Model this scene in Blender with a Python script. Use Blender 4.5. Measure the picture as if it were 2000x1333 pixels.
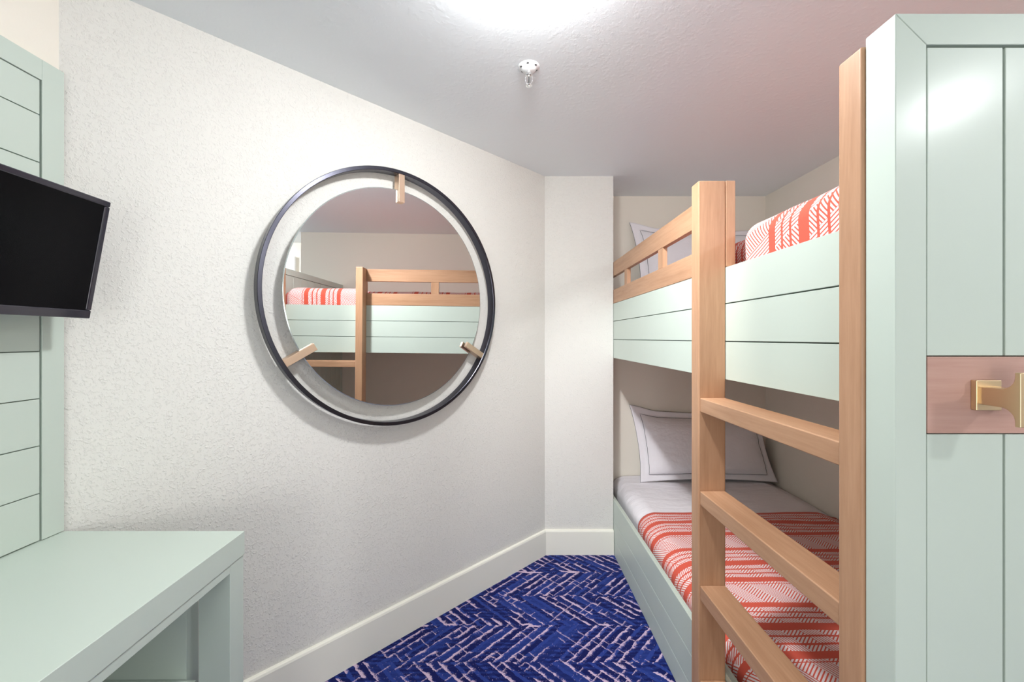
import bpy, bmesh, math, random
from mathutils import Vector, noise
random.seed(7)
SC = bpy.context.scene
COL = SC.collection
for o in list(bpy.data.objects):
    bpy.data.objects.remove(o)

# ------------------------------------------------------------------ camera
# world: X right, Y into the room, Z up, metres; the lens stands at 1.30 m
CAM_H = 1.30
cam_data = bpy.data.cameras.new('camera')
cam_data.sensor_width = 36.0
cam_data.lens = 14.4
cam_data.shift_x = 0.0035
cam_data.shift_y = -0.00325
cam_data.clip_start = 0.02
cam = bpy.data.objects.new('camera', cam_data)
COL.objects.link(cam)
cam.location = (0, 0, CAM_H)
cam.rotation_euler = (math.pi / 2, 0, 0)
SC.camera = cam

# ------------------------------------------------------------------ world, exposure
world = bpy.data.worlds.new('world')
SC.world = world
world.use_nodes = True
world.node_tree.nodes['Background'].inputs[0].default_value = (0.8, 0.88, 1.0, 1)
world.node_tree.nodes['Background'].inputs[1].default_value = 0.3
SC.view_settings.view_transform = 'Standard'
SC.view_settings.look = 'None'
SC.view_settings.gamma = 1.0
SC.view_settings.exposure = 0.29
SC.view_settings.use_curve_mapping = False

CEIL = 2.271
# radiance of the two ceiling lamp domes
LAMP_A, LAMP_B = 270.0, 200.0
LAMPS = [(0.055, 0.997, LAMP_A), (1.78, -0.50, LAMP_B)]
# added fill lights behind the camera: an area light, a softbox beside it
BACK_FILL_W, SOFT_FILL_W, SPOT_W = 13.5, 2.5, 50.0
def area(name, loc, rot, sx, sy, watts, color):
    l = bpy.data.lights.new(name, 'AREA')
    l.shape = 'RECTANGLE'
    l.size, l.size_y = sx, sy
    l.energy = watts
    l.color = color
    o = bpy.data.objects.new(name, l)
    COL.objects.link(o)
    o.location = loc
    o.rotation_euler = rot
    return o
if BACK_FILL_W: area('back_fill', (-0.1, -1.80, 1.25), (math.radians(112), 0, 0), 1.5, 1.6, BACK_FILL_W, (0.985, 1.0, 0.985))  # unseen fill light, added in front of the back wall opening
if SOFT_FILL_W:  # added to lift the low wall and the lower bunk
    sb = area('fill_softbox', (-0.55, -1.35, 0.95), (math.radians(86), 0, math.radians(-17)), 0.8, 0.8, SOFT_FILL_W, (1.0, 0.985, 0.97))
    sb.data.spread = math.radians(75)
if SPOT_W:      # extra spot added under the lamp dome to brighten the bunks
    sl = bpy.data.lights.new('bunk_fill_spot', 'SPOT')
    sl.energy = SPOT_W
    sl.color = (0.98, 0.985, 1.0)
    sl.shadow_soft_size = 0.03
    sl.spot_size = math.radians(68)
    sl.spot_blend = 0.75
    slo = bpy.data.objects.new('bunk_fill_spot', sl)
    COL.objects.link(slo)
    slo.location = (0.055, 1.005, 2.190)
    slo.rotation_euler = (Vector((0.95, 2.40, 0.20)) - slo.location).to_track_quat('-Z', 'Y').to_euler()

# ------------------------------------------------------------------ node helpers
class N:
    """tiny expression builder over shader math nodes"""
    tree = None
    def __init__(s, sock): s.s = sock
    @staticmethod
    def op(kind, *a, clamp=False):
        n = N.tree.nodes.new('ShaderNodeMath')
        n.operation = kind
        n.use_clamp = clamp
        for i, v in enumerate(a):
            if isinstance(v, N): N.tree.links.new(v.s, n.inputs[i])
            else: n.inputs[i].default_value = float(v)
        return N(n.outputs[0])
    def __add__(s, o): return N.op('ADD', s, o)
    __radd__ = __add__
    def __sub__(s, o): return N.op('SUBTRACT', s, o)
    def __rsub__(s, o): return N.op('SUBTRACT', o, s)
    def __mul__(s, o): return N.op('MULTIPLY', s, o)
    __rmul__ = __mul__
    def __truediv__(s, o): return N.op('DIVIDE', s, o)
    def frac(s): return N.op('FRACT', s)
    def floor(s): return N.op('FLOOR', s)
    def abs(s): return N.op('ABSOLUTE', s)
    def lt(s, o): return N.op('LESS_THAN', s, o)
    def gt(s, o): return N.op('GREATER_THAN', s, o)
    def clamp(s): return N.op('ADD', s, 0.0, clamp=True)
    def between(s, a, b): return s.gt(a) * s.lt(b)

def srgb(r, g, b):
    def f(c):
        c /= 255.0
        return c / 12.92 if c <= 0.04045 else ((c + 0.055) / 1.055) ** 2.4
    return (f(r), f(g), f(b), 1.0)

def new_mat(name, color, rough=0.5, metallic=0.0, spec=0.5):
    m = bpy.data.materials.new(name)
    m.use_nodes = True
    b = m.node_tree.nodes['Principled BSDF']
    b.inputs['Base Color'].default_value = color
    b.inputs['Roughness'].default_value = rough
    b.inputs['Metallic'].default_value = metallic
    b.inputs['Specular IOR Level'].default_value = spec
    return m, m.node_tree, b

def coords(nt, kind='Object'):
    return nt.nodes.new('ShaderNodeTexCoord').outputs[kind]

def sep(nt, vec):
    n = nt.nodes.new('ShaderNodeSeparateXYZ')
    nt.links.new(vec, n.inputs[0])
    return N(n.outputs[0]), N(n.outputs[1]), N(n.outputs[2])

def comb(nt, x, y, z):
    n = nt.nodes.new('ShaderNodeCombineXYZ')
    for i, v in enumerate((x, y, z)):
        if isinstance(v, N): nt.links.new(v.s, n.inputs[i])
        else: n.inputs[i].default_value = v
    return n.outputs[0]

def noise_tex(nt, vec, scale, detail=2.0, rough=0.5):
    n = nt.nodes.new('ShaderNodeTexNoise')
    nt.links.new(vec, n.inputs['Vector'])
    n.inputs['Scale'].default_value = scale
    n.inputs['Detail'].default_value = detail
    n.inputs['Roughness'].default_value = rough
    return n

def white_noise(nt, vec):
    n = nt.nodes.new('ShaderNodeTexWhiteNoise')
    n.noise_dimensions = '3D'
    nt.links.new(vec, n.inputs['Vector'])
    return N(n.outputs['Value'])

def mix(nt, fac, a, b):
    n = nt.nodes.new('ShaderNodeMix')
    n.data_type = 'RGBA'
    if isinstance(fac, N): nt.links.new(fac.s, n.inputs[0])
    else: n.inputs[0].default_value = fac
    for sock, v in ((n.inputs[6], a), (n.inputs[7], b)):
        if isinstance(v, tuple): sock.default_value = v
        else: nt.links.new(v, sock)
    return n.outputs[2]

def bump(nt, bsdf, height, strength, dist):
    n = nt.nodes.new('ShaderNodeBump')
    n.inputs['Strength'].default_value = strength
    n.inputs['Distance'].default_value = dist
    nt.links.new(height.s if isinstance(height, N) else height, n.inputs['Height'])
    nt.links.new(n.outputs[0], bsdf.inputs['Normal'])

# ------------------------------------------------------------------ materials
def plaster(name, color, s1, strength, dist):
    m, nt, b = new_mat(name, color, 0.75, spec=0.25)
    N.tree = nt
    v = coords(nt)
    a = N(noise_tex(nt, v, s1, 3.0, 0.55).outputs[0])
    c = N(noise_tex(nt, v, s1 * 0.45, 2.0, 0.5).outputs[0])
    h = ((a - 0.5) * 2.2 + (c - 0.5)) .clamp()
    bump(nt, b, h, strength, dist)
    return m

M_WALL = plaster('cream_textured_plaster', srgb(230, 228, 222), 150, 0.8, 0.003)
M_WALL_SMOOTH = plaster('cream_plaster', srgb(240, 234, 222), 150, 0.2, 0.002)
M_CEIL = plaster('ceiling_plaster', srgb(242, 247, 249), 60, 0.18, 0.003)
M_TRIM, _, _ = new_mat('trim_paint', srgb(244, 242, 230), 0.45)
M_DOOR, _, _ = new_mat('white_door_paint', srgb(235, 236, 238), 0.45)

def green(name, color, rough):
    m, nt, b = new_mat(name, color, rough)
    N.tree = nt
    v = coords(nt)
    a = noise_tex(nt, v, 90, 2.0)
    bump(nt, b, a.outputs[0], 0.03, 0.001)
    b.inputs['Coat Weight'].default_value = 0.35
    b.inputs['Coat Roughness'].default_value = 0.22
    return m
M_GREEN = green('sage_green_paint', srgb(197, 209, 199), 0.5)
M_GROOVE, _, _ = new_mat('groove_shadow_gap', srgb(128, 142, 132), 0.7)

def wood(name, axis, base=(188, 146, 114), dark=(159, 116, 84), rough=0.42):
    m, nt, b = new_mat(name, srgb(*base), rough)
    N.tree = nt
    x, y, z = sep(nt, coords(nt))
    c = [x, y, z]
    sc = [1.0, 1.0, 1.0]
    sc[axis] = 0.07
    v = comb(nt, c[0] * sc[0], c[1] * sc[1], c[2] * sc[2])
    n1 = N(noise_tex(nt, v, 45, 4.0, 0.6).outputs[0])
    n2 = N(noise_tex(nt, v, 260, 2.0, 0.6).outputs[0])
    n3 = N(noise_tex(nt, v, 9, 2.0, 0.5).outputs[0])
    ring = ((n3 * 22.0).frac() - 0.5).abs() * 2.0
    f = ((n1 - 0.35) * 1.4 + (n2 - 0.5) * 0.55 + ring * 0.16).clamp()
    col = mix(nt, f, srgb(*base), srgb(*dark))
    nt.links.new(col, b.inputs['Base Color'])
    bump(nt, b, n2, 0.04, 0.001)
    return m
W_Z = wood('alder_wood_upright', 2)
W_Y = wood('alder_wood_lengthwise', 1)
W_X = wood('pinkish_alder_wood', 0, (196, 158, 146), (176, 134, 120), 0.4)
W_DECK = wood('deck_wood', 1, (215, 175, 140), (190, 150, 115), 0.6)

M_BLACK, _, _ = new_mat('gunmetal', (0.075, 0.075, 0.095, 1), 0.26, 0.9)
M_CLIP, _, _ = new_mat('champagne_metal', (0.78, 0.58, 0.43, 1), 0.34, 0.9)
M_BRASS, _, _ = new_mat('satin_brass', (0.70, 0.53, 0.33, 1), 0.33, 0.9)
M_MIRROR, _, _ = new_mat('mirror_glass', (0.80, 0.80, 0.80, 1), 0.0, 1.0)
M_EDGE, _, _ = new_mat('mirror_edge', (0.55, 0.6, 0.58, 1), 0.15, 0.6)
M_SCREEN, _, _ = new_mat('television_screen', (0.003, 0.003, 0.004, 1), 0.18, 0.0, 0.10)
M_BEZEL, _, _ = new_mat('glossy_black_plastic', (0.02, 0.018, 0.03, 1), 0.12, 0.0, 0.8)
M_CHROME, _, _ = new_mat('chrome', (0.85, 0.85, 0.85, 1), 0.12, 1.0)
M_WHITE_METAL, _, _ = new_mat('white_enamel', srgb(235, 235, 235), 0.3)
M_HOLE, _, _ = new_mat('dark_recess', (0.05, 0.05, 0.05, 1), 0.8)
M_PIPING, _, _ = new_mat('charcoal_piping', srgb(70, 66, 78), 0.8)

def linen():
    m, nt, b = new_mat('white_cotton', srgb(247, 244, 249), 0.85, spec=0.2)
    N.tree = nt
    x, y, z = sep(nt, coords(nt))
    v = comb(nt, x * 1.0, y * 2.2, z)
    a = N(noise_tex(nt, v, 9, 3.0, 0.55).outputs[0])
    c = N(noise_tex(nt, v, 40, 2.0, 0.55).outputs[0])
    bump(nt, b, a * 1.0 + c * 0.15, 0.55, 0.02)
    b.inputs['Sheen Weight'].default_value = 0.1
    return m
M_LINEN = linen()

def blanket_mat():
    """woven coral and white bands; U runs along the bed, V across it (metres)"""
    m, nt, b = new_mat('coral_woven_blanket', srgb(220, 90, 70), 0.9, spec=0.15)
    N.tree = nt
    u, v, _ = sep(nt, coords(nt, 'UV'))
    wob = N(noise_tex(nt, coords(nt, 'UV'), 14, 1.0).outputs[0])
    uu = u + (wob - 0.5) * 0.004
    P = 0.375
    t = ((1.55 - uu + 10 * P) / P).frac() * P
    wide = t.lt(0.094)
    red = t.between(0.094, 0.120) + t.between(0.207, 0.233) + t.between(0.325, 0.347)
    # thin coral lines inside the narrow bands
    g1 = ((t - 0.120) / 0.029).frac().gt(0.74) * t.between(0.120, 0.207)
    g2 = ((t - 0.233) / 0.0307).frac().gt(0.74) * t.between(0.233, 0.325)
    g3 = t.between(0.357, 0.361)
    solid = (red + g1 + g2 + g3).clamp()
    blk = ((v + uu * 0.52) / 0.118 + 0.2).frac().lt(0.5)
    thick = ((v - uu * 1.1) / 0.0128).frac().lt(0.42)
    fine = ((v + uu * 0.52) / 0.0095).frac().lt(0.38)
    slash = blk * thick + (1.0 - blk) * fine
    f = (solid + (1.0 - solid) * slash).clamp()
    weave = N(noise_tex(nt, coords(nt, 'UV'), 900, 1.0).outputs[0])
    rd = mix(nt, (weave - 0.2).clamp(), srgb(224, 98, 78), srgb(204, 78, 62))
    pale = mix(nt, weave, srgb(240, 220, 222), srgb(250, 240, 240))
    col = mix(nt, f, pale, rd)
    nt.links.new(col, b.inputs['Base Color'])
    bump(nt, b, weave * 0.5 + (1.0 - f) * 0.5, 0.25, 0.0012)
    b.inputs['Sheen Weight'].default_value = 0.15
    return m
M_BLANKET = blanket_mat()

def carpet_mat():
    m, nt, b = new_mat('blue_herringbone_carpet', srgb(30, 45, 120), 0.95, spec=0.1)
    N.tree = nt
    vec = coords(nt)
    x, y, _ = sep(nt, vec)
    n1 = noise_tex(nt, vec, 150, 2.0, 0.6)
    n2 = noise_tex(nt, vec, 22, 2.0, 0.5)
    jit = (N(n1.outputs[0]) - 0.5) * 0.010 + (N(n2.outputs[0]) - 0.5) * 0.022
    yy = y + jit
    xx = x + (N(noise_tex(nt, vec, 130, 2.0, 0.6).outputs[0]) - 0.5) * 0.010
    P2 = 0.42
    m0 = (yy - 2.27) / P2
    tri = ((m0 + 0.5).frac() - 0.5).abs() * P2
    band = (m0 * 2.0).floor()
    w = xx + tri + band * 0.0313
    S = 0.050
    k = w / S
    kid = k.floor()
    # each strip is cut along its length into a few pieces
    r0 = white_noise(nt, comb(nt, kid, band, 1.0))
    r1 = white_noise(nt, comb(nt, kid, band, 7.0))
    r2 = white_noise(nt, comb(nt, kid, (yy / 0.07 + r0).floor(), 3.0))
    kf = k.frac()
    n3 = N(noise_tex(nt, vec, 34, 2.0, 0.6).outputs[0])
    n4 = N(noise_tex(nt, vec, 330, 2.0, 0.7).outputs[0])
    width = (0.03 + r1 * 0.15 + r2 * 0.13 + (n3 - 0.5) * 1.0 + (n4 - 0.5) * 0.9)
    line = kf.lt(width) * (r0 * 0.35 + r2 * 0.65).gt(0.40)
    # cross bars near the turns
    turn = tri.lt(0.010) * r2.gt(0.9)
    speck = N(noise_tex(nt, vec, 210, 1.0).outputs[0]).gt(0.70) * n3.gt(0.52)
    w2 = xx - tri + band * 0.017
    k2 = (w2 / 0.043)
    r3 = white_noise(nt, comb(nt, kid, k2.floor(), 11.0))
    cross = k2.frac().lt(0.10 + (n4 - 0.5) * 0.9) * r3.gt(0.78)
    pink = (line + turn + speck + cross).clamp()
    half = kf.gt(0.42)
    check = ((w * 0.0 + yy / 0.022).frac().gt(0.45))
    dark = (half * (0.35 + 0.65 * r1.gt(0.3)) * (0.55 + 0.45 * check) + r1.gt(0.62) * check * 0.75 + r2.gt(0.55) * 0.45).clamp()
    fuzz = N(noise_tex(nt, vec, 420, 2.0, 0.7).outputs[0])
    blue = mix(nt, dark, srgb(42, 64, 138), srgb(8, 15, 72))
    blue = mix(nt, ((fuzz - 0.42) * 2.2).clamp(), blue, srgb(24, 38, 120))
    pk = mix(nt, fuzz, srgb(232, 205, 215), srgb(190, 168, 205))
    col = mix(nt, pink * 0.92, blue, pk)
    nt.links.new(col, b.inputs['Base Color'])
    bump(nt, b, fuzz * 1.0 + n3 * 0.4, 0.45, 0.005)
    b.inputs['Sheen Weight'].default_value = 0.05
    return m
M_CARPET = carpet_mat()

def lamp_mat(power):
    m = bpy.data.materials.new('lit_opal_glass')
    m.use_nodes = True
    nt = m.node_tree
    nt.nodes.clear()
    e = nt.nodes.new('ShaderNodeEmission')
    e.inputs[0].default_value = (0.97, 0.985, 1.0, 1)
    e.inputs[1].default_value = power
    o = nt.nodes.new('ShaderNodeOutputMaterial')
    nt.links.new(e.outputs[0], o.inputs[0])
    return m

# ------------------------------------------------------------------ object helpers
ORG = {}
def thing(name, label, cat, loc=(0, 0, 0), group=None):
    o = bpy.data.objects.new(name, None)
    COL.objects.link(o)
    o.empty_display_size = 0.1
    o.location = loc
    ORG[o] = Vector(loc)
    o['label'] = label
    o['category'] = cat
    if group: o['group'] = group
    return o

def obj(name, bm, mat, parent=None, bevel=0.0, smooth=False, origin=None, label=None, seg=2):
    """link a bmesh given in world coordinates as one mesh object"""
    bmesh.ops.recalc_face_normals(bm, faces=bm.faces)
    org = ORG[parent] if parent is not None else Vector(origin or (0, 0, 0))
    bmesh.ops.translate(bm, verts=bm.verts, vec=-org)
    me = bpy.data.meshes.new(name)
    bm.to_mesh(me)
    bm.free()
    o = bpy.data.objects.new(name, me)
    COL.objects.link(o)
    for mm in (mat if isinstance(mat, (list, tuple)) else [mat]):
        me.materials.append(mm)
    if parent is not None:
        o.parent = parent
        ORG[o] = org            # parts keep their thing's origin
    else:
        o.location = org
        ORG[o] = org
    if smooth:
        for p in me.polygons: p.use_smooth = True
    if bevel:
        md = o.modifiers.new('bevel', 'BEVEL')
        md.width = bevel
        md.segments = seg
        md.limit_method = 'ANGLE'
        md.angle_limit = math.radians(40)
        if not smooth:
            for p in me.polygons: p.use_smooth = True
            md.harden_normals = True
    if label: o['label'] = label
    return o

def tag(o, label, cat, group=None, kind=None):
    o['label'] = label
    o['category'] = cat
    if group: o['group'] = group
    if kind: o['kind'] = kind
    return o

def box(bm, x0, x1, y0, y1, z0, z1, mi=0):
    vs = [bm.verts.new((x, y, z)) for z in (z0, z1) for y in (y0, y1) for x in (x0, x1)]
    for f in ((0, 2, 3, 1), (4, 5, 7, 6), (0, 1, 5, 4), (2, 6, 7, 3), (0, 4, 6, 2), (1, 3, 7, 5)):
        fc = bm.faces.new([vs[i] for i in f])
        fc.material_index = mi
    return bm

def bx(*a):
    return box(bmesh.new(), *a)

def prism(bm, pts, z0, z1):
    lo = [bm.verts.new((p[0], p[1], z0)) for p in pts]
    hi = [bm.verts.new((p[0], p[1], z1)) for p in pts]
    bm.faces.new(lo)
    bm.faces.new(hi)
    n = len(pts)
    for i in range(n):
        bm.faces.new((lo[i], lo[(i + 1) % n], hi[(i + 1) % n], hi[i]))
    return bm

def struct(name, bm, mat, **k):
    o = obj(name, bm, mat, **k)
    o['kind'] = 'structure'
    return o

def lathe(bm, prof, frame, seg=64, close=False):
    """prof: (r, h) list; frame: origin, e1, e2, axis"""
    o, e1, e2, ax = frame
    rings = []
    for r, h in prof:
        ring = []
        for i in range(seg):
            a = 2 * math.pi * i / seg
            ring.append(bm.verts.new(o + e1 * (r * math.cos(a)) + e2 * (r * math.sin(a)) + ax * h))
        rings.append(ring)
    m = len(rings)
    for j in range(m if close else m - 1):
        A, B = rings[j], rings[(j + 1) % m]
        for i in range(seg):
            bm.faces.new((A[i], A[(i + 1) % seg], B[(i + 1) % seg], B[i]))
    if not close:
        if prof[0][0] > 1e-6: bm.faces.new(rings[0])
        if prof[-1][0] > 1e-6: bm.faces.new(rings[-1])
    return bm

Z_UP = (Vector((1, 0, 0)), Vector((0, 1, 0)), Vector((0, 0, 1)))

# ------------------------------------------------------------------ room shell
XL = -1.1875            # left wall
XR = 1.763              # wall along the bunks
YF = 2.809              # far wall of the bunk alcove
struct('floor', bx(-1.35, 2.35, -2.0, 2.95, -0.08, 0.0), M_CARPET)
struct('ceiling', bx(-1.35, 2.35, -2.0, 2.95, CEIL, CEIL + 0.08), M_CEIL)
struct('wall_left', bx(XL - 0.1, XL, -1.9, 1.082, 0, CEIL), M_WALL_SMOOTH)
n_ = Vector((0.7005, -0.7137, 0.0)).normalized()     # normal of the slanting wall
u_ = Vector((0.7137, 0.7005, 0.0)).normalized()
A_ = (-1.1875, 1.082)
B_ = (0.2185, 2.462)
struct('wall_diagonal', prism(bmesh.new(), [A_, B_, (B_[0] - .07, B_[1] + .0714 + .2), (A_[0] - .10, A_[1] + .0)], 0, CEIL), M_WALL)
struct('wall_nib', bx(B_[0] - .06, 0.630, 2.462, 2.90, 0, CEIL), M_WALL)
struct('wall_far', bx(0.630, XR + .1, YF, 2.90, 0, CEIL), M_WALL_SMOOTH)
struct('wall_right', bx(XR, XR + .1, 0.236, YF, 0, CEIL), M_WALL_SMOOTH)
struct('wall_corner', bx(XR + .1, 2.25, 0.236, 0.336, 0, CEIL), M_WALL_SMOOTH)
struct('wall_hall', bx(2.25, 2.35, -1.9, 0.336, 0, CEIL), M_WALL_SMOOTH)
bm = bmesh.new()
box(bm, -1.2875, -0.85, -2.0, -1.9, 0, CEIL)
box(bm, 0.65, 2.35, -2.0, -1.9, 0, CEIL)
box(bm, -0.85, 0.65, -2.0, -1.9, 0, 0.42)
box(bm, -0.85, 0.65, -2.0, -1.9, 2.05, CEIL)
struct('wall_back', bm, M_WALL_SMOOTH)
bm = bmesh.new()
box(bm, -0.90, -0.83, -1.93, -1.88, 0.37, 2.10)
box(bm, 0.63, 0.70, -1.93, -1.88, 0.37, 2.10)
box(bm, -0.83, 0.63, -1.93, -1.88, 0.37, 0.44)
box(bm, -0.83, 0.63, -1.93, -1.88, 2.03, 2.10)
box(bm, -0.12, -0.08, -1.93, -1.89, 0.44, 2.03)
struct('added_window_1', bm, M_TRIM)  # unseen window, added to go with the fill light behind the camera
bm = bmesh.new()
box(bm, 2.215, 2.25, -0.95, -0.05, 0.0, 2.12)
for z0, z1 in ((0.2, 0.95), (1.08, 1.50), (1.60, 1.92)):
    box(bm, 2.20, 2.216, -0.83, -0.54, z0, z1)
    box(bm, 2.20, 2.216, -0.46, -0.17, z0, z1)
struct('door_1', bm, M_DOOR, bevel=0.003)

# baseboards: profile with an eased top
BH = 0.148
def base_run(name, p, q, nrm, t=0.015, e0=0.0, e1=0.0):
    p = Vector((p[0], p[1], 0)); q = Vector((q[0], q[1], 0))
    d = (q - p).normalized()
    prof = [(0, 0), (t, 0), (t, BH - 0.010), (t - 0.003, BH - 0.003), (t - 0.008, BH), (0, BH)]
    bm = bmesh.new()
    a = [bm.verts.new(p + d * (-e0 * r) + nrm * r + Vector((0, 0, z))) for r, z in prof]
    b = [bm.verts.new(q + d * (-e1 * r) + nrm * r + Vector((0, 0, z))) for r, z in prof]
    n = len(prof)
    bm.faces.new(a); bm.faces.new(b)
    for i in range(n):
        bm.faces.new((a[i], a[(i + 1) % n], b[(i + 1) % n], b[i]))
    return struct(name, bm, M_TRIM, origin=(p.x, p.y, 0))
mit = math.tan(math.radians(22.5))
base_run('baseboard_diagonal', A_, B_, n_, e0=-mit, e1=mit)
base_run('baseboard_nib', B_, (0.630, 2.462), Vector((0, -1, 0)), e0=-mit)
base_run('baseboard_left', (XL, -1.9), (XL, 1.082), Vector((1, 0, 0)), e1=mit)
base_run('baseboard_back', (2.25, -1.9), (XL, -1.9), Vector((0, 1, 0)))

# ------------------------------------------------------------------ bunk bed
FX = 0.632               # front plane of the bunks
Y0, Y1 = 0.5905, 0.640   # end panel, near and far face
bed = thing('bunk_bed', 'sage green bunk bed with alder wood ladder, guard rail and tall planked end panel', 'bunk bed', (1.2, 1.7, 0))

def plank_panel_x(bm, xf, thick, y0, y1, cuts, gap=0.0025, back=True):
    """horizontal planks facing -X at xf, split at the heights in cuts"""
    for a, b in zip(cuts[:-1], cuts[1:]):
        lo, hi = min(a, b), max(a, b)
        l = lo + (gap / 2 if lo != min(cuts) else 0)
        h = hi - (gap / 2 if hi != max(cuts) else 0)
        box(bm, xf, xf + thick * 0.6, y0, y1, l, h, 0)
    box(bm, xf + thick * 0.6, xf + thick, y0, y1, min(cuts), max(cuts), 1)
    return bm

obj('upper_side_panel', plank_panel_x(bmesh.new(), FX, 0.022, Y1, YF - .004, [1.1785, 1.289, 1.399, 1.505], 0.003), [M_GREEN, M_GROOVE], bed, bevel=0.0008, label='sage green planked board of the upper bunk')
obj('lower_side_panel', plank_panel_x(bmesh.new(), FX, 0.020, Y1, YF - .004, [0.0, 0.09, 0.20, 0.324], 0.002), [M_GREEN, M_GREEN], bed, bevel=0.0012, label='sage green planked board of the lower bunk')
obj('upper_deck', bx(FX + .022, XR - .002, Y1, YF - .002, 1.190, 1.235), W_DECK, bed)
obj('lower_deck', bx(FX + .020, XR - .002, Y1, YF - .002, 0.06, 0.10), W_DECK, bed)
# end panel: a mitred frame round upright planks
ZT = 1.768
EX0, EX1 = 0.558, XR - .002
bm = bmesh.new()
fw = 0.045
def quadprism_y(bm, pts, y0, y1, mi=0):
    lo = [bm.verts.new((p[0], y0, p[1])) for p in pts]
    hi = [bm.verts.new((p[0], y1, p[1])) for p in pts]
    n = len(pts)
    fs = [bm.faces.new(lo), bm.faces.new(hi)]
    for i in range(n):
        fs.append(bm.faces.new((lo[i], lo[(i + 1) % n], hi[(i + 1) % n], hi[i])))
    for f in fs: f.material_index = mi
g = 0.0004
quadprism_y(bm, [(EX0, 0.0), (EX0 + fw, 0.0), (EX0 + fw, ZT - fw - g), (EX0, ZT - g)], Y0, Y1)
quadprism_y(bm, [(EX0 + g, ZT), (EX0 + fw + g, ZT - fw), (EX1 - fw, ZT - fw), (EX1, ZT)], Y0, Y1)
quadprism_y(bm, [(EX1 - fw, 0.0), (EX1, 0.0), (EX1, ZT - g), (EX1 - fw, ZT - fw - g)], Y0, Y1)
x = EX0 + fw
RZ0, RZ1 = 1.162, 1.2725
k = 0
while x < EX1 - fw - 0.01:
    x2 = min(x + 0.112, EX1 - fw)
    gp = 0.0035
    for zz in ((0.0, RZ0 - .0015), (RZ1 + .0015, ZT - fw - .003)):
        box(bm, x + (gp if k else .0025), x2, Y0 + .0015, Y0 + .014, zz[0], zz[1], 0)
        box(bm, x + (gp if k else .0025), x2, Y1 - .010, Y1 - .0015, 0.0, ZT - fw - .003, 0) if zz[0] > 0 else None
    x = x2
    k += 1
box(bm, EX0 + fw - .001, EX1 - fw + .001, Y0 + .014, Y1 - .010, 0.0, ZT - fw + .001, 1)
end = obj('end_panel', bm, [M_GREEN, M_GROOVE], bed, bevel=0.0012, label='sage green end panel of upright planks in a mitred frame')
obj('peg_rail', bx(EX0 + fw + .001, EX1 - fw, Y0 - .0005, Y0 + .014, RZ0, RZ1), W_X, end, bevel=0.0008, label='pinkish wood rail set flush into the planks')
# coat hook, side profile in (y, z), extruded across x
bm = bmesh.new()
HZ = 1.2178
yb = Y0 - .0005
prof = []
def fil(c, r, a0, a1, n=6):
    return [(c[0] + r * math.cos(math.radians(a0 + (a1 - a0) * i / n)), c[1] + r * math.sin(math.radians(a0 + (a1 - a0) * i / n))) for i in range(n + 1)]
yt0, yt1 = 0.5350, 0.5415       # end bar
rf = 0.017
top = [(yb - .006, HZ + .0125), (yt1 + rf, HZ + .0125)] + fil((yt1 + rf, HZ + .0125 + rf), rf, 270, 180) + [(yt1, HZ + .036), (yt0, HZ + .036)]
bot = [(p[0], 2 * HZ - p[1]) for p in reversed(top)]
pts = top + bot
lo = [bm.verts.new((0.669, p[0], p[1])) for p in pts]
hi = [bm.verts.new((0.6975, p[0], p[1])) for p in pts]
bm.faces.new(lo); bm.faces.new(hi)
for i in range(len(pts)):
    j = (i + 1) % len(pts)
    bm.faces.new((lo[i], lo[j], hi[j], hi[i]))
box(bm, 0.6653, 0.7015, yb - .008, yb, HZ - .0215, HZ + .0215)
obj('coat_hook', bm, M_BRASS, end, bevel=0.0012, label='brass T shaped coat hook')

# ladder
LX0, LX1 = 0.5526, FX
PT = 1.757
for (a, b) in ((0.641, 0.687), (1.190, 1.238)):
    obj('ladder_post', bx(LX0, LX1 - .0005, a, b, 0.0, PT), W_Z, bed, bevel=0.004, seg=3, label='alder wood ladder post')
for zt in (1.125, 0.8545, 0.580, 0.3052):
    obj('ladder_rung', bx(LX0 + .0035, LX1 - .002, 0.687, 1.190, zt - .041, zt), W_Y, bed, bevel=0.003, seg=3, label='alder wood ladder rung')
# guard rail
gr = obj('guard_rail', bx(FX, FX + .022, 1.238, YF - .004, 1.670, 1.755), W_Y, bed, bevel=0.002, label='upper alder wood guard rail board')
obj('rail_board', bx(FX, FX + .022, 1.238, YF - .004, 1.5065, 1.588), W_Y, bed, bevel=0.002, label='lower alder wood guard rail board')
for a in (1.680, 2.183):
    obj('rail_upright', bx(FX + .001, FX + .020, a, a + .053, 1.588, 1.670), W_Z, bed, bevel=0.001)
obj('rail_upright', bx(FX, FX + .028, 1.190, 1.237, 1.5065, PT), W_Z, bed, bevel=0.002)

# ------------------------------------------------------------------ bedding
def smooth(a, b, t):
    t = max(0.0, min(1.0, (t - a) / (b - a)))
    return t * t * (3 - 2 * t)

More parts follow.
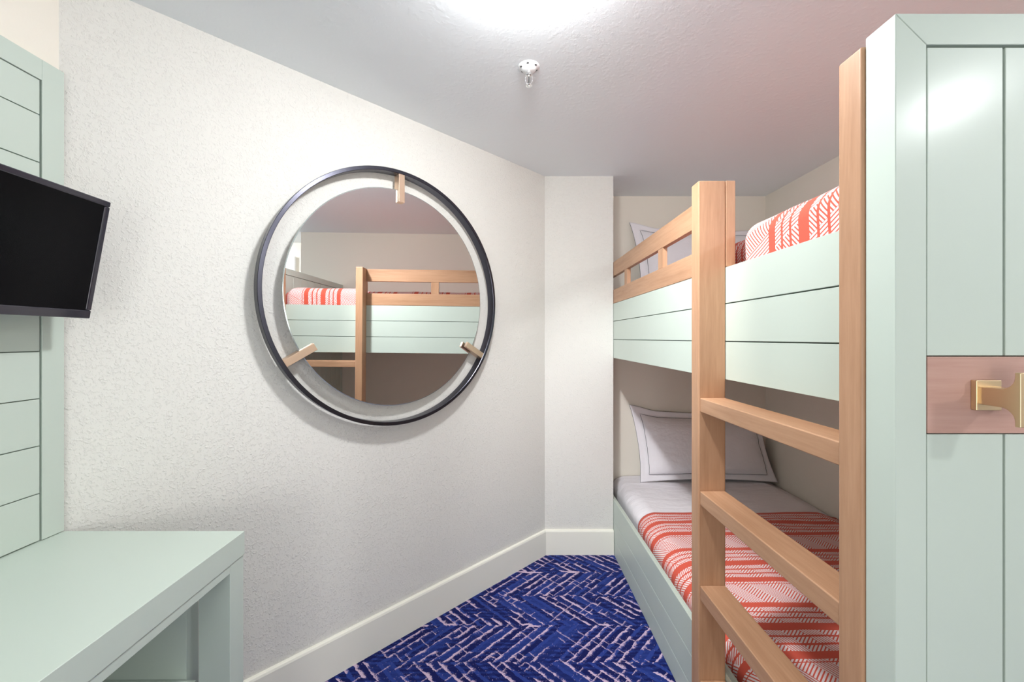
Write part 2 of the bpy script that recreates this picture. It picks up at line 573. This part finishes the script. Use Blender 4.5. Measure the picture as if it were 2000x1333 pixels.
def cover(name, y0, y1, xs_fn, zt_fn, zbot, r, mat, uoff=0.0, lift=0.0, ny=110, xr=XR - .006, skirt=True, seed=0.0, wrinkle=0.002, close=True):
    """a cloth that rises from the bed side, rounds the edge and lies over the top"""
    bm = bmesh.new()
    uvl = bm.loops.layers.uv.new('UVMap')
    rows = []
    for i in range(ny + 1):
        y = y0 + (y1 - y0) * i / ny
        xs = xs_fn(y) - lift
        zt = zt_fn(y) + lift
        pts = []
        ns = 6
        for j in range(ns):
            pts.append((xs + .006 * (1 - j / ns), zbot + (zt - r * .8 - zbot) * j / ns))
        for j in range(13):
            a = math.pi - (math.pi / 2) * j / 12
            pts.append((xs + r + r * math.cos(a), zt - r * .8 + r * .8 * math.sin(a)))
        nt_ = 40
        for j in range(1, nt_ + 1):
            pts.append((xs + r + (xr - xs - r) * j / nt_, zt))
        row = []
        arc = 0.0
        prev = None
        for j, (px, pz) in enumerate(pts):
            if prev: arc += math.hypot(px - prev[0], pz - prev[1])
            prev = (px, pz)
            w = noise.noise(Vector((px * 3.1 + seed, y * 7.0, pz * 3.0))) * wrinkle * 1.6
            w += noise.noise(Vector((px * 11 + seed, y * 16, pz * 9 + 3))) * wrinkle * .6
            fall = smooth(xr - .10, xr, px) * .030
            if j < ns + 12: w *= .6 * min(1, j / 4)
            row.append((bm.verts.new((px - (w if j < ns + 6 else 0), y, pz + (w if j >= ns else 0) - fall)), (y + uoff, arc + .66)))
        rows.append(row)
    for i in range(ny):
        for j in range(len(rows[0]) - 1):
            q = (rows[i][j], rows[i + 1][j], rows[i + 1][j + 1], rows[i][j + 1])
            f = bm.faces.new([c[0] for c in q])
            for lp, c in zip(f.loops, q): lp[uvl].uv = c[1]
    # close ends and the underside so that the cloth has body
    if close:
        for row in (rows[0], rows[-1]):
            ys = row[0][0].co.y
            base = [bm.verts.new((c[0].co.x, ys, zbot)) for c in row]
            for j in range(len(row) - 1):
                if j == 0 and False: continue
                try:
                    f = bm.faces.new((row[j][0], row[j + 1][0], base[j + 1], base[j]))
                    for lp, c in zip(f.loops, (row[j], row[j + 1], row[j + 1], row[j])): lp[uvl].uv = c[1]
                except ValueError:
                    pass
    if close: bmesh.ops.remove_doubles(bm, verts=bm.verts, dist=1e-5)
    return bm

def thicken(o):
    md = o.modifiers.new('solidify', 'SOLIDIFY')
    md.thickness = 0.005
    md.offset = -1

# lower bunk
LOW_T = 0.352
bm = cover('m', 0.66, YF - .012, lambda y: .702 + .006 * (1 - smooth(2.20, 2.25, y)), lambda y: LOW_T + .006 * smooth(2.0, 2.6, y) - .012 * (1 - smooth(2.20, 2.25, y)), 0.102, .095, M_LINEN, seed=2.0, wrinkle=.004)
o = obj('mattress', bm, M_LINEN, origin=(1.2, 1.7, 0.1), smooth=True)
tag(o, 'lower bunk mattress in a white sheet, in the sage green base', 'mattress', 'sheeted mattresses')
def low_x(y): return .694 + .010 * smooth(2.12, 2.21, y)
bm = cover('b', 0.655, 2.205, low_x, lambda y: LOW_T + .006 * smooth(2.0, 2.6, y), 0.104, .10, M_BLANKET, lift=.007, ny=140, seed=2.0, wrinkle=.004, close=False)
o = obj('blanket', bm, M_BLANKET, origin=(1.2, 1.4, 0.1), smooth=True)
thicken(o)
tag(o, 'coral and white striped woven blanket on the lower bunk, behind the ladder rungs', 'blanket', 'coral striped blankets')

# upper bunk
UP_T = 1.607
def up_x(y): return .672 + .034 * smooth(1.14, 1.20, y) + .03 * (1 - smooth(.64, .70, y))
def up_t(y): return UP_T + .016 * (1 - smooth(1.14, 1.22, y)) - .03 * (1 - smooth(.64, .72, y))
bm = cover('m', 0.66, YF - .012, lambda y: .714, lambda y: UP_T - .012, 1.236, .07, M_LINEN, seed=5.0, wrinkle=.003)
o = obj('mattress', bm, M_LINEN, origin=(1.2, 1.7, 1.236), smooth=True)
tag(o, 'upper bunk mattress in a white sheet behind the wooden guard rail', 'mattress', 'sheeted mattresses')
bm = cover('b', 0.645, 2.205, up_x, up_t, 1.40, .075, M_BLANKET, uoff=.034, lift=.008, ny=150, seed=6.0, wrinkle=.004, close=False)
o = obj('blanket', bm, M_BLANKET, origin=(1.2, 1.4, 1.3), smooth=True)
thicken(o)
tag(o, 'coral and white striped blanket bulging over the upper bunk board', 'blanket', 'coral striped blankets')

# pillows: local a across (width), b up the pillow, c thickness
def pillow_pt(a, b, side):
    """a, b in -1..1, side +1 front, -1 back -> local metres"""
    W, H, T = .445, .235, .085
    # corners pull outwards, sides pull in
    px = a * W * (1 - .055 * (1 - b * b) * abs(a) ** 2)
    pz = b * H * (1 - .085 * (1 - a * a) * abs(b) ** 2)
    fa = max(0.0, 1 - (abs(a) / .90) ** 3.2)
    fb = max(0.0, 1 - (abs(b) / .82) ** 2.6)
    th = T * (fa ** .55) * (fb ** .6) + .0045
    if th > .006:
        th += .007 * noise.noise(Vector((a * 2.6 + 4, b * 3.1, side)))
        edge = smooth(.55, .9, abs(a))
        th += edge * .0022 * math.sin(b * 26 + 3 * a) * fb
    return px, pz, th * side

def make_pillow(origin, label):
    bm = bmesh.new()
    na, nb = 72, 44
    grids = {}
    for side in (1, -1):
        g_ = []
        for j in range(nb + 1):
            g_.append([bm.verts.new(place(*pillow_pt(-1 + 2 * i / na, -1 + 2 * j / nb, side), origin)) for i in range(na + 1)])
        grids[side] = g_
        for j in range(nb):
            for i in range(na):
                bm.faces.new((g_[j][i], g_[j][i + 1], g_[j + 1][i + 1], g_[j + 1][i]))
    F, K = grids[1], grids[-1]
    def strip(p, q):
        for i in range(len(p) - 1):
            bm.faces.new((p[i], p[i + 1], q[i + 1], q[i]))
    strip(F[0], K[0]); strip(F[nb], K[nb])
    strip([r[0] for r in F], [r[0] for r in K])
    strip([r[na] for r in F], [r[na] for r in K])
    o = obj('pillow', bm, M_LINEN, origin=origin, smooth=True)
    tag(o, label, 'pillow', 'white bed pillows')
    # piping: a thin tube over the face along an inset rectangle, and one at the rim
    for (ea, eb, rr) in ((.875, .80, .0013), (1.0, 1.0, .0014)):
        pts = []
        n = 46
        for i in range(n): pts.append((-ea + 2 * ea * i / n, -eb))
        for i in range(n): pts.append((ea, -eb + 2 * eb * i / n))
        for i in range(n): pts.append((ea - 2 * ea * i / n, eb))
        for i in range(n): pts.append((-ea, eb - 2 * eb * i / n))
        P = []
        for a, b in pts:
            x_, z_, c_ = pillow_pt(a, b, 1)
            P.append(place(x_, z_, c_ + (.0004 if ea < 1 else -.0045), origin))
        tb = bmesh.new()
        rings = []
        m = len(P)
        for i in range(m):
            d = (P[(i + 1) % m] - P[i - 1]).normalized()
            s = d.cross(Vector((0, -1, .2))).normalized()
            t_ = d.cross(s)
            rings.append([tb.verts.new(P[i] + s * (rr * math.cos(q * math.pi / 3)) + t_ * (rr * math.sin(q * math.pi / 3))) for q in range(6)])
        for i in range(m):
            for q in range(6):
                tb.faces.new((rings[i][q], rings[i][(q + 1) % 6], rings[(i + 1) % m][(q + 1) % 6], rings[(i + 1) % m][q]))
        obj('piping', tb, M_PIPING, o, smooth=True, label='charcoal piping')
    return o

def place(px, pz, c, origin):
    """leans back against the far wall; left top corner rises"""
    lean = math.radians(17)
    sag = -.022 * smooth(-.3, .45, px) * (pz + .235) / .47 + .030 * smooth(-.25, -.445, px) * smooth(.0, .235, pz)
    h = pz + .235
    y = h * math.sin(lean) - c * math.cos(lean)
    z = h * math.cos(lean) + c * math.sin(lean) * .4 + sag
    if h < .06: z += .0
    return Vector(origin) + Vector((px - .03 * (h / .47) * (1 - smooth(-.4, .4, px)) - .035 * (h / .47) * smooth(-.1, .445, px), y - .0, z))

p1 = make_pillow((1.30, 2.655, 0.362), 'white pillow with charcoal piping at the head of the lower bunk')
p2 = p1.copy()
COL.objects.link(p2)
for ch in list(p1.children):
    c = ch.copy()
    COL.objects.link(c)
    c.parent = p2
p2.location = (1.30, 2.655, 1.606)
p2['label'] = 'white pillow with charcoal piping on the upper bunk behind the guard rail'

# ------------------------------------------------------------------ round mirror
mc = Vector((-0.4893, 1.7671, 1.4690))
zup = Vector((0, 0, 1))
fr = (mc, u_, zup, n_)
mir = thing('round_mirror', 'large round wall mirror in a thin black metal ring, on the slanting wall', 'mirror', tuple(mc))
R = 0.5345
obj('ring_frame', lathe(bmesh.new(), [(R, .018), (R, .0585), (R - .0015, .060), (R - .0135, .060), (R - .015, .0585), (R - .015, .018)], fr, 160, close=True), M_BLACK, mir, smooth=False, label='black metal ring')
RD = 0.455
# the glass hangs about a degree out of true inside its ring
ng = (n_ * math.cos(math.radians(1.0)) + u_ * math.sin(math.radians(1.0)) + zup * (-0.008)).normalized()
zg = (zup - ng * zup.dot(ng)).normalized()
ug = zg.cross(ng)
if ug.dot(u_) < 0: ug = -ug
gc = mc + n_ * .0412
bm = bmesh.new()
bm.faces.new([bm.verts.new(gc + ug * ((RD - .003) * math.cos(2 * math.pi * i / 160)) + zg * ((RD - .003) * math.sin(2 * math.pi * i / 160))) for i in range(160)])
glass = obj('mirror_glass', bm, M_MIRROR, mir, label='round mirror glass')
obj('glass_edge', lathe(bmesh.new(), [(RD - .003, 0), (RD, -.0015), (RD, -.005), (RD - .003, -.005)], (gc, ug, zg, ng), 160, close=True), M_EDGE, mir)
obj('back_plate', lathe(bmesh.new(), [(.20, .0), (.20, .031)], fr, 48), M_BLACK, mir)
for deg in (90, 210, 330):
    a = math.radians(deg)
    rad = u_ * math.cos(a) + zup * math.sin(a)
    tan = n_.cross(rad)
    bm = bmesh.new()
    def bar(r0, r1, w, n0, n1):
        vs = [bm.verts.new(mc + rad * r + tan * t_ + n_ * h) for h in (n0, n1) for t_ in (-w, w) for r in (r0, r1)]
        for f in ((0, 2, 3, 1), (4, 5, 7, 6), (0, 1, 5, 4), (2, 6, 7, 3), (0, 4, 6, 2), (1, 3, 7, 5)):
            bm.faces.new([vs[i] for i in f])
    bar(.402, R - .0152, .0135, .0440, .0585)
    bar(RD + .0005, R - .0152, .0135, .020, .0440)
    obj('clip', bm, M_CLIP, mir, bevel=0.0008, label='champagne metal clip')

# ------------------------------------------------------------------ desk and wall panel on the left
PX = -1.1727
DX = -0.697
DE = 1.083
DN = -0.30
desk = thing('desk', 'sage green built-in desk with open knee space under its thick top', 'desk', (-0.93, 0.4, 0))
obj('desk_top', prism(bmesh.new(), [(XL + .002, DN), (DX, DN), (DX, DE), (PX + .002, DE), (XL + .002, DE - .0075)], .728, .789), M_GREEN, desk, bevel=0.0015)
bm = bmesh.new()
box(bm, DX - .022, DX - .003, DN, 1.030, .706, .7265)
obj('apron', bm, M_GREEN, desk, bevel=0.001)
obj('leg', bx(-.779, DX - .003, 1.030, DE - .001, 0, .7265), M_GREEN, desk, bevel=0.001)
obj('leg', bx(-.779, DX - .003, DN, DN + .053, 0, .7265), M_GREEN, desk, bevel=0.001)
obj('side_panel', bx(PX - .012, -.815, 1.0366, 1.078, .0, .7265), M_GREEN, desk, bevel=0.001)
obj('side_panel', bx(PX - .012, -.815, DN + .002, DN + .04, .0, .7265), M_GREEN, desk, bevel=0.001)
obj('shelf', bx(PX + .012, -.790, DN + .041, 1.036, .412, .434), M_GREEN, desk, bevel=0.001)
obj('back_panel', bx(XL + .016, PX + .012, DN + .041, 1.036, .0, .7265), M_GREEN, desk)

# green wall panel over the desk: framed horizontal planks
pan = thing('wall_panel', 'sage green framed panel of horizontal planks on the left wall above the desk', 'wall panel', (XL, 0.4, 0.79))
bm = bmesh.new()
PZ = 2.0
box(bm, XL + .001, PX, 1.0305, 1.0815, .7905, PZ)
box(bm, XL + .001, PX, DN, DN + .053, .7905, PZ)
box(bm, XL + .001, PX, DN + .053, 1.0305, PZ - .0525, PZ)
obj('frame', bm, M_GREEN, pan, bevel=0.0012)
bm = bmesh.new()
hs = [.648, .5586, .439, .3205, .202, .0835, -.0346, -.153, -.2715, -.3905, -.509]
for i in range(len(hs) - 1):
    t, b_ = hs[i], hs[i + 1]
    box(bm, XL + .006, PX - .002, DN + .055, 1.0265, CAM_H + b_ + .0012, CAM_H + t - (.0025 if i == 0 else .0012), 0)
box(bm, XL + .001, XL + .006, DN + .053, 1.0304, .7905, PZ - .053, 1)
obj('planks', bm, [M_GREEN, M_GROOVE], pan, bevel=0.0008)

# ------------------------------------------------------------------ television
TR = Vector((-0.775 / .8 * 1.05, 1.05, CAM_H + .264 / .8 * 1.05))
BR = TR + Vector((-.0525, 0, -.2980))
w_ = Vector((.0425, -1, 0)).normalized()      # along the set, towards the camera
v_ = (BR - TR)
v_ = (v_ - w_ * v_.dot(w_))
TVH = v_.length
v_.normalize()
tn = v_.cross(w_)
if tn.x < 0: tn = -tn
TVW = .535
ctr = TR + w_ * (TVW / 2) + v_ * (TVH / 2)
tv = thing('television', 'black flat screen television tilted on a wall arm over the desk', 'television', tuple(ctr))
def tvbox(bm, a0, a1, b0, b1, c0, c1):
    vs = [bm.verts.new(TR + w_ * a + v_ * b + tn * c) for c in (c0, c1) for b in (b0, b1) for a in (a0, a1)]
    for f in ((0, 2, 3, 1), (4, 5, 7, 6), (0, 1, 5, 4), (2, 6, 7, 3), (0, 4, 6, 2), (1, 3, 7, 5)):
        bm.faces.new([vs[i] for i in f])
bm = bmesh.new()
bz = .014
tvbox(bm, 0, TVW, 0, bz, -.022, 0)
tvbox(bm, 0, TVW, TVH - .021, TVH, -.022, 0)
tvbox(bm, 0, bz, bz, TVH - .021, -.022, 0)
tvbox(bm, TVW - bz, TVW, bz, TVH - .021, -.022, 0)
obj('bezel', bm, M_BEZEL, tv, bevel=0.003, seg=3, label='glossy black bezel')
bm = bmesh.new()
tvbox(bm, bz, TVW - bz, bz, TVH - .021, -.010, -.0025)
obj('screen', bm, M_SCREEN, tv, label='dark screen')
bm = bmesh.new()
tvbox(bm, .004, TVW - .004, .004, TVH - .004, -.026, -.011)
tvbox(bm, .12, TVW - .12, .05, TVH - .04, -.042, -.026)
obj('back_cover', bm, M_BEZEL, tv, bevel=0.003)
bm = bmesh.new()
mctr = ctr - tn * .045
box(bm, PX + .001, PX + .010, mctr.y - .045, mctr.y + .045, mctr.z - .06, mctr.z + .06)
box(bm, PX + .010, mctr.x + .006, mctr.y - .018, mctr.y + .018, mctr.z - .018, mctr.z + .018)
obj('mount_arm', bm, M_BLACK, tv, bevel=0.001)

# ------------------------------------------------------------------ sprinkler
sx, sy = 0.0734, 1.468
spr = thing('sprinkler_head', 'small fire sprinkler head with white collar and chrome frame on the ceiling', 'sprinkler', (sx, sy, CEIL))
fz = (Vector((sx, sy, CEIL)), Vector((1, 0, 0)), Vector((0, 1, 0)), Vector((0, 0, -1)))
esc = obj('escutcheon', lathe(bmesh.new(), [(.0385, .0003), (.0385, .002), (.036, .0042), (.030, .0052), (.026, .010), (.022, .014), (.013, .0165), (.0, .0165)], fz, 48), M_WHITE_METAL, spr, smooth=True, label='glossy white round escutcheon')
bm = bmesh.new()
for k in range(6):
    a = k * math.pi / 3 + .35
    c = Vector((sx + .0262 * math.cos(a), sy + .0262 * math.sin(a), CEIL))
    ax = Vector((math.cos(a) * .5, math.sin(a) * .5, -1)).normalized()
    e1 = ax.cross(Vector((0, 0, 1))).normalized()
    lathe(bm, [(.0, .004), (.0046, .004), (.0046, .0074), (.0, .0074)], (c, e1, ax.cross(e1), ax), 16)
obj('vent_holes', bm, M_HOLE, esc, label='dark slots round the escutcheon')
bm = bmesh.new()
lathe(bm, [(.009, .016), (.009, .024), (.012, .025), (.012, .031), (.007, .033), (.005, .037), (0, .037)], fz, 24)
obj('body', bm, M_CHROME, spr, bevel=0.0004)
bm = bmesh.new()
for s in (-1, 1):
    pr = [(.0105, .030), (.0125, .040), (.0115, .052), (.006, .062), (.003, .064)]
    for (r0, h0), (r1, h1) in zip(pr[:-1], pr[1:]):
        vs = []
        for r, h in ((r0, h0), (r1, h1)):
            for dx, dy in ((-.0013, -.002), (.0013, -.002), (.0013, .002), (-.0013, .002)):
                vs.append(bm.verts.new((sx + s * r + dx, sy + dy, CEIL - h)))
        for f in ((0, 1, 5, 4), (1, 2, 6, 5), (2, 3, 7, 6), (3, 0, 4, 7), (0, 3, 2, 1), (4, 5, 6, 7)):
            bm.faces.new([vs[i] for i in f])
obj('yoke', bm, M_CHROME, spr, bevel=0.0003)
obj('glass_bulb', lathe(bmesh.new(), [(0, .036), (.0022, .038), (.0026, .046), (.0022, .056), (0, .060)], fz, 16), M_HOLE, spr, smooth=True)
obj('deflector', lathe(bmesh.new(), [(.004, .062), (.010, .0655), (.0115, .067), (.0115, .068), (.004, .0672), (.003, .071), (0, .071)], fz, 24), M_CHROME, spr)

# ------------------------------------------------------------------ ceiling lamps (flush domes)
for i, (lx, ly, pw) in enumerate(LAMPS):
    t = thing('ceiling_light', ['flush round ceiling light above the middle of the floor', 'flush round ceiling light in the hall by the white door'][i], 'ceiling light', (lx, ly, CEIL), 'flush ceiling lights')
    fz = (Vector((lx, ly, CEIL)), Vector((1, 0, 0)), Vector((0, 1, 0)), Vector((0, 0, -1)))
    obj('base_plate', lathe(bmesh.new(), [(.085, .0005), (.085, .012), (.076, .014)], fz, 40), M_WHITE_METAL, t)
    obj('glass_dome', lathe(bmesh.new(), [(.075, .0145)] + [(.075 * math.cos(a), .0145 + .042 * math.sin(a)) for a in [k * math.pi / 20 for k in range(1, 10)]] + [(0, .0565)], fz, 40), lamp_mat(pw), t, smooth=True)
